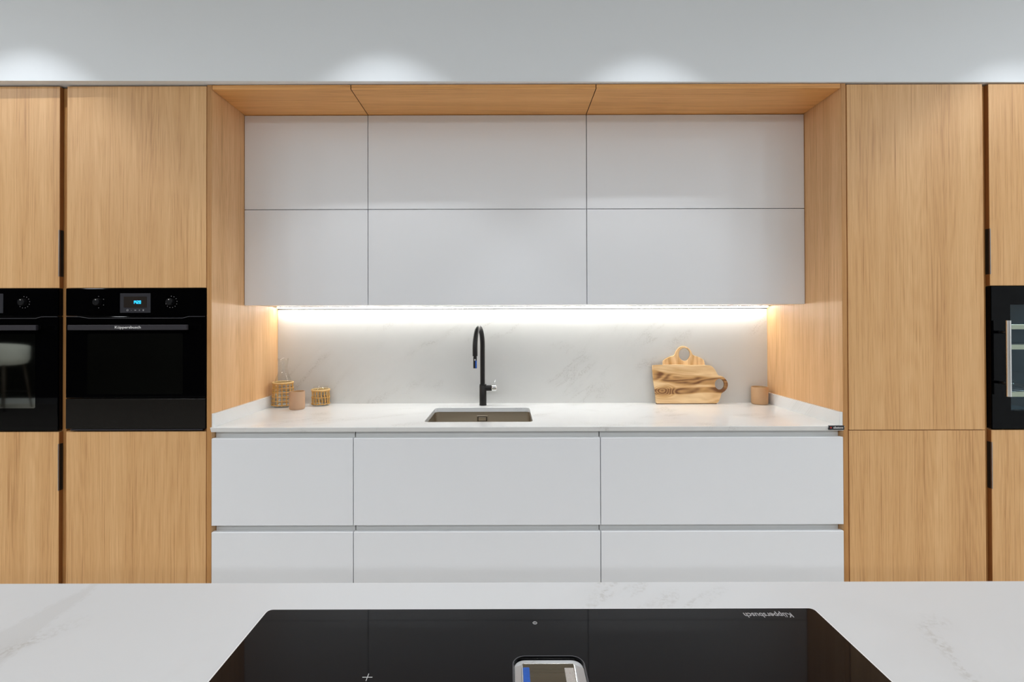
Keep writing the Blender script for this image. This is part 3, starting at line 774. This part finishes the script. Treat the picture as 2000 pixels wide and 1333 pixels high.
# carafe
cx, cy = -1.193, 2.672
t = thing('carafe', (cx, cy, TOPZ), 'clear glass carafe in a woven rattan sleeve by the left oak panel', 'carafe')
z = TOPZ
obj('glass_body', lathe(bmesh.new(), [(0, z), (.050, z), (.0525, z + .004), (.052, z + .02), (.047, z + .11), (.042, z + .135), (.030, z + .165), (.0215, z + .190), (.0205, z + .205), (.0235, z + .230), (.0285, z + .256),
    (.0270, z + .256), (.0220, z + .230), (.0190, z + .205), (.0200, z + .190), (.0285, z + .165), (.0405, z + .135), (.0455, z + .11), (.0505, z + .02), (.049, z + .006), (0, z + .006)], cx, cy, 48), 'glass', t, 'clear glass body with flared neck')
sleeve(t, cx, cy, z + .008, z + .128, .0545, .0485, 6, 15)
# tumbler
cx, cy = PX(626.3, 2.712), 2.712
t = thing('tumbler', (cx, cy, TOPZ), 'low glass tumbler in a woven rattan sleeve, right of the beige cup', 'tumbler')
obj('glass_body', lathe(bmesh.new(), [(0, z), (.042, z), (.0435, z + .004), (.0425, z + .02), (.037, z + .100), (.0355, z + .100), (.041, z + .02), (.040, z + .006), (0, z + .006)], cx, cy, 48), 'glass', t, 'clear glass rim and body')
sleeve(t, cx, cy, z + .006, z + .084, .0450, .0435, 3, 17, .07)
# cups
def cup(cx, cy, r, h, mat, inner, label):
    t = thing('cup', (cx, cy, TOPZ), label, 'cup', 'unglazed cups on the worktop')
    obj('cup_body', lathe(bmesh.new(), [(0, z), (r*.90, z), (r*.97, z + .003), (r, z + .012), (r, z + h - .002), (r - .0012, z + h), (r - .003, z + h), (r - .004, z + h - .002)], cx, cy, 56), mat, t, smooth='auto')
    obj('cup_inside', lathe(bmesh.new(), [(r - .004, z + h - .002), (r - .0045, z + .02), (r - .014, z + .008), (0, z + .007)], cx, cy, 56), inner, t, 'ochre inside')
    return t
cup(PX(580.3, 2.592), 2.592, .0385, .092, 'beige', 'beigein', 'beige pink ceramic cup in front of the carafe')
c2 = cup(PX(1482.8, 2.716), 2.716, .0425, .093, 'tan', 'beigein', 'tan ceramic cup by the right oak panel')
bm = bmesh.new(); cxr, cyr = PX(1482.8, 2.716), 2.716
for k in range(9):
    a = math.radians(-100 + k*4.2)
    px_, py_ = cxr + .0427*math.cos(a), cyr + .0427*math.sin(a)
    box(bm, px_ - .0011, px_ + .0011, py_ - .0002, py_ + .0002, z + .023, z + .0238 + .0006*(k % 2))
obj('stamp_line', bm, 'beigein', c2)

# chopping boards
def board_bm(outline, hole, th, bev=.0018):
    bm = bmesh.new()
    holed(bm, outline, hole, 0, th, 'XZ')
    es = [e for e in bm.edges if len(e.link_faces) == 2 and e.calc_face_angle(0) > .9]
    bmesh.ops.bevel(bm, geom=es, offset=bev, segments=2, profile=.5, affect='EDGES')
    return bm
def smooth_loop(pts, n=3):
    for _ in range(n):
        out = []
        for i in range(len(pts)):
            a, b = pts[i], pts[(i+1) % len(pts)]
            out += [(a[0]*.75 + b[0]*.25, a[1]*.75 + b[1]*.25), (a[0]*.25 + b[0]*.75, a[1]*.25 + b[1]*.75)]
        pts = out
    return pts
SB = 979/2.722
def loc(px, py, cx=1340.0, base=789.6): return ((px - cx)/SB, (base - py)/SB)
front = [(1274.6, 716), (1276, 714.2), (1300, 713.5), (1330, 713), (1345, 714.4), (1365, 714), (1385, 714.6), (1391, 716.4), (1396.5, 723), (1400, 730), (1403, 735.2),
         (1409, 735.6), (1415, 739.5), (1419.5, 745.5), (1421.2, 752), (1419.6, 759), (1415, 765), (1409.5, 768.2), (1407.5, 770), (1406, 776), (1401.8, 785.5), (1398.6, 789), (1380, 789.2), (1345, 789.6), (1310, 789.6), (1282, 789.2), (1279.4, 786), (1279.8, 778), (1278.6, 764), (1276.8, 750), (1275.4, 735)]
front = smooth_loop([loc(*p) for p in front], 1)
hc = loc(1405, 751.8)
hole = [(hc[0] + 9.6/SB*math.cos(a), hc[1] + 10.6/SB*math.sin(a)) for a in [2*PI*k/28 for k in range(28)]]
bxw = PX(1340, 2.722)
ang = math.radians(4.0)
bm = board_bm(front, hole, .0165)
bf = tag(obj('chopping_board', bm, 'board1'), 'figured wooden chopping board with a dark knot and side ring handle, leaning in front', 'chopping board', 'chopping boards')
bf.location = (bxw, 2.7125, TOPZ + .0012); bf.rotation_euler = (-ang, 0, 0)
obj('bark_edge', B(bxw - .166, bxw + .160, 2.7122, 2.7270, TOPZ + .0002, TOPZ + .0045, bev=.001), 'bark', None, 'dark bark along the bottom edge')
be = bpy.data.objects['bark_edge']; be.parent = bf
be.matrix_parent_inverse = (Matrix.Translation(bf.location) @ Matrix.Rotation(-ang, 4, 'X')).inverted()
back = [(1297, 706), (1298.5, 703.5), (1304, 699.5), (1311.8, 696), (1319.3, 693.8), (1321.3, 691), (1323, 685.5), (1328, 679), (1333, 676), (1338, 675), (1344, 676.6), (1349.5, 680.5), (1353.5, 686), (1356, 692.5), (1359, 694), (1367, 696.5), (1374, 700), (1379.5, 704.6), (1380, 725), (1379, 775), (1370, 787), (1310, 787), (1298, 775), (1297, 725)]
back = smooth_loop([loc(*p) for p in back], 1)
hc = loc(1339.8, 691.6)
hole = [(hc[0] + 11.2/SB*math.cos(a), hc[1] + 12.6/SB*math.sin(a)) for a in [2*PI*k/28 for k in range(28)]]
bb = tag(obj('chopping_board', board_bm(back, hole, .012), 'board2'), 'pale striped wooden chopping board with a round hole on top, standing behind', 'chopping board', 'chopping boards')
bb.location = (bxw + .0005, 2.7455, TOPZ + .0005 - 2.6/SB + .0010); bb.rotation_euler = (-math.radians(.6), 0, 0)

# ------------------------------------------------------------------ island
IX0, IX1, IY0, IY1 = -1.75, 1.75, -0.10, 0.8605
isl = thing('kitchen_island', (0, (IY0+IY1)/2, 0), 'white kitchen island in the foreground with pale quartz top around the hob', 'island')
HX0, HX1, HY1, HY0 = PX(524.5, .7738), PX(1584.5, .7738), .7738, .7738 - .515
it = obj('worktop', prism(bmesh.new(), [(IX0, IY0), (IX1, IY0), (IX1, IY1), (IX0, IY1)], TOPZ - .02, TOPZ, bev=.001), 'island', isl)
obj('carcass', B(IX0 + .03, IX1 - .03, IY0 + .20, IY1 - .06, .1, TOPZ - .0205), 'carcass', isl)
for k in range(4):
    xa = IX0 + .03 + k * (IX1 - IX0 - .06) / 4; xb = xa + (IX1 - IX0 - .06) / 4
    obj('drawer_front', B(xa + .0015, xb - .0015, IY1 - .059, IY1 - .04, .115, .49, bev=.001), 'lacquer', isl)
    obj('drawer_front', B(xa + .0015, xb - .0015, IY1 - .059, IY1 - .04, .51, .855, bev=.001), 'lacquer', isl)
obj('plinth', B(IX0 + .06, IX1 - .06, IY0 + .24, IY1 - .11, 0, .1), 'alu', isl)

# ------------------------------------------------------------------ induction hob
hb = thing('induction_hob', ((HX0+HX1)/2, (HY0+HY1)/2, TOPZ), 'black glass induction hob with a central chrome extractor set in the island', 'hob')
VX0, VX1, VY1, VY0 = .0068, .0985, .6640, .6640 - .27
HT = .0042
bm = bmesh.new()
holed(bm, rrect(HX0, HX1, HY0, HY1, .008), rrect(VX0, VX1, VY0, VY1, .016), TOPZ + .0003, TOPZ + HT)
es = [e for e in bm.edges if all(abs(v.co.z - TOPZ - HT) < 1e-6 for v in e.verts) and e.calc_face_angle(0) > .9]
bmesh.ops.bevel(bm, geom=es, offset=.0008, segments=2, affect='EDGES')
obj('glass_plate', bm, 'hobglass', hb)
bm = bmesh.new(); holed(bm, rrect(HX0 - .0022, HX1 + .0022, HY0 - .0022, HY1 + .0022, .010), rrect(HX0 + .0001, HX1 - .0001, HY0 + .0001, HY1 - .0001, .008), TOPZ + .0002, TOPZ + .003)
obj('edge_trim', bm, 'brighttrim', hb, 'thin bright trim around the glass')
# extractor opening: chrome ring, dark well, polished flap
zt = TOPZ + HT
bm = bmesh.new()
lay = []
for ins, zz, rr in ((-.0008, zt + .0002, .0168), (-.0004, zt + .0006, .0164), (.0006, zt + .0004, .0155)):
    lay.append([bm.verts.new((x, y, zz)) for x, y in rrect(VX0 + ins, VX1 - ins, VY0 + ins, VY1 - ins, rr, 8)])
for a, b in zip(lay, lay[1:]):
    for i in range(len(a)): bm.faces.new((a[i], b[i], b[(i+1) % len(a)], a[(i+1) % len(a)]))
ex_ = obj('extractor_ring', bm, 'trimgrey', hb, 'thin dark metal ring', smooth='auto')
bm = bmesh.new(); lay = []
for ins, zz, rr in ((.0006, zt + .0004, .0155), (.0010, zt - .002, .015), (.0045, zt - .012, .012)):
    lay.append([bm.verts.new((x, y, zz)) for x, y in rrect(VX0 + ins, VX1 - ins, VY0 + ins, VY1 - ins, rr, 8)])
for a, b in zip(lay, lay[1:]):
    for i in range(len(a)): bm.faces.new((a[i], b[i], b[(i+1) % len(a)], a[(i+1) % len(a)]))
bm.faces.new(lay[-1]); obj('extractor_well', bm, 'blackglass', ex_, 'dark glossy well')
for xa, xb in ((VX0 + .0014, .0172), (.0873, VX1 - .0014)):
    obj('side_rail', prism(bmesh.new(), [(xa, VY0 + .02), (xb, VY0 + .02), (xb, VY1 - .0125), (xa + .001, VY1 - .016)] if xa < .05 else [(xa, VY0 + .02), (xb, VY0 + .02), (xb, VY1 - .019), (xa, VY1 - .0125)], zt - .0045, zt - .0030), 'chrome', ex_)
fx0, fx1 = .0175, .0870
fy1 = .6515
bm = bmesh.new(); prism(bm, rrect(fx0, fx1, VY0 + .012, fy1, .004), zt - .010, zt - .0005, bev=.0014)
fp = obj('flap', bm, 'chrome', ex_, 'polished chrome edge of the flap', smooth='auto')
fi = obj('flap_insert', prism(bmesh.new(), rrect(fx0 + .0014, fx1 - .0026, VY0 + .015, fy1 - .0022, .002), zt - .0005, zt + .0001), brushed('flap_steel', (.16, .14, .10), .28, 'X'), fp, 'dark brushed insert')
obj('protective_film', prism(bmesh.new(), rrect(fx0 + .0018, fx0 + .0100, VY0 + .02, fy1 - .0095, .0015), zt + .0001, zt + .0004), 'bluefilm', fp, 'blue film strip on the flap')
obj('flap_glint', prism(bmesh.new(), rrect(fx1 - .0150, fx1 - .0034, VY0 + .02, fy1 - .0105, .001), zt + .0001, zt + .0005), 'barsteel', fp, 'pale strip standing in for the white reflection on the flap')  # strip added as the white reflection at the right of the flap
# printed marks
R180 = Matrix.Rotation(PI, 4, 'Z')
letters(hb, LET, .0165, ((PX(1497, .7555)), .7555, zt + .0002), R180, 'printdim', .77, label='small white lettering read from the far side')
bm = bmesh.new(); mx, my = PX(1043, .7371), .7371
tube(bm, [(mx + .0028*math.cos(a), my + .0028*math.sin(a), zt + .0001) for a in [2*PI*k/20 for k in range(20)]], .0004, 4, closed=True)
box(bm, mx - .0003, mx + .0003, my - .0014, my + .0014, zt, zt + .0003)
obj('power_symbol', bm, 'print', hb)
bm = bmesh.new(); mx, my = PX(717, .6254), .6254
box(bm, mx - .0062, mx + .0062, my - .00035, my + .00035, zt, zt + .0003); box(bm, mx - .00035, mx + .00035, my - .0062, my + .0062, zt, zt + .0003)
obj('zone_mark', bm, 'print', hb)

# ------------------------------------------------------------------ bar stool seen mirrored in the left oven
sxx, syy = -7.93, -3.62
st = thing('bar_stool', (sxx, syy, 0), 'white tub chair with dark legs, seen only as a reflection in the leftmost oven', 'chair')
bm = bmesh.new()
n_ = 40
def tub(r, zf, zb_, inner):
    out = []
    for k in range(n_):
        a = 2*PI*k/n_
        e = (1 + math.sin(a)) / 2            # 1 at the back (towards +y), 0 at the front
        out.append((sxx + r*1.08*math.cos(a), syy + r*math.sin(a), zf + (zb_ - zf) * e**.6))
    return out
rings = [tub(.20, .70, .70, 0), tub(.27, .72, .72, 0), tub(.295, .78, .80, 0), tub(.30, .94, 1.045, 0), tub(.292, .95, 1.055, 0), tub(.27, .94, 1.045, 0), tub(.245, .82, .84, 0), tub(.12, .80, .80, 0)]
vr = [[bm.verts.new(p) for p in r] for r in rings]
for a, b in zip(vr, vr[1:]):
    for i in range(n_): bm.faces.new((a[i], a[(i+1) % n_], b[(i+1) % n_], b[i]))
bm.faces.new(vr[0][::-1]); bm.faces.new(vr[-1])
obj('seat_shell', bm, 'upholstery', st, smooth=True)
for dx, dy in ((-1, -1), (1, -1), (-1, 1), (1, 1)):
    obj('leg', tube(bmesh.new(), [(sxx + dx*.24, syy + dy*.22, 0), (sxx + dx*.17, syy + dy*.16, .71)], [.011, .017], 10), 'darkwood', st)
obj('footrest', tube(bmesh.new(), [(sxx + a*.215, syy + b*.2, .26) for a, b in ((-1, -1), (1, -1), (1, 1), (-1, 1))], .008, 8, closed=True), 'blackmetal', st)

# ------------------------------------------------------------------ bulkhead downlights and added fill lamps
def downlight(x, y, power, spot, blend, label, group, r=.045):
    t = thing('downlight', (x, y, CEIL), label, 'light', group)
    obj('trim_ring', lathe(bmesh.new(), [(r, CEIL - .001), (r + .012, CEIL - .001), (r + .012, CEIL - .004), (r, CEIL - .006), (r - .004, CEIL - .001)], x, y, 32), 'lacquer', t)
    obj('lamp_face', lathe(bmesh.new(), [(0, CEIL - .0012), (r - .004, CEIL - .0012)], x, y, 32), 'lamp', t)
    l = bpy.data.lights.new('lamp_light', 'SPOT'); l.energy = power; l.color = COOL
    l.spot_size = math.radians(spot); l.spot_blend = blend; l.shadow_soft_size = .012
    o = bpy.data.objects.new('lamp_light', l); COL.objects.link(o); o.parent = t; o.location = (0, 0, -.02)
    return t
for px_, wh in ((70, 'in front of the leftmost tall cabinet'), (752, 'in front of the middle wall cabinet'), (1262, 'in front of the right wall cabinet'), (1985, 'in front of the rightmost tall cabinet')):
    downlight((px_ - 990)/457, YF - .44, SPOT_W, 80, .4, 'small ceiling downlight washing the bulkhead ' + wh, 'downlights along the bulkhead')
for xx, yy in [(a, b) for b in (-2.2, -3.6) for a in (-6.9, -5.1, -3.3, -1.6, -.5, .6, 1.7, 3.3)] + [(-3.4, .7), (-3.4, -.5), (3.4, .7), (3.4, -.5)]:  # unseen lamps added to fill the room and light the niche sides
        if True:
            row = {-2.2: 'nearer row behind the island', -3.6: 'farther row by the dark rear wall', .7: 'side pair above the aisle, nearer the cabinets', -.5: 'side pair beside the island'}[yy]
            nth = {-6.9: 'first', -5.1: 'second', -3.3: 'third', -1.6: 'fourth', -.5: 'fifth', .6: 'sixth', 1.7: 'seventh', 3.3: 'eighth', -3.4: 'left', 3.4: 'right'}[xx]
            t = thing('fill_lamp', (xx, yy, CEIL), 'added round ceiling fill lamp, %s of the %s' % (nth, row), 'light', 'added fill lamps of the room')
            obj('housing', lathe(bmesh.new(), [(.16, CEIL), (.17, CEIL - .01), (.17, CEIL - .03), (.155, CEIL - .035)], xx, yy, 32), 'lacquer', t)
            obj('shade', lathe(bmesh.new(), [(0, CEIL - .032), (.155, CEIL - .032)], xx, yy, 32), 'lamp', t)
            l = bpy.data.lights.new('lamp_light', 'AREA'); l.shape = 'DISK'; l.size = .30; l.energy = FILL_W; l.color = COOL
            o = bpy.data.objects.new('lamp_light', l); COL.objects.link(o); o.parent = t; o.location = (0, 0, -.04)
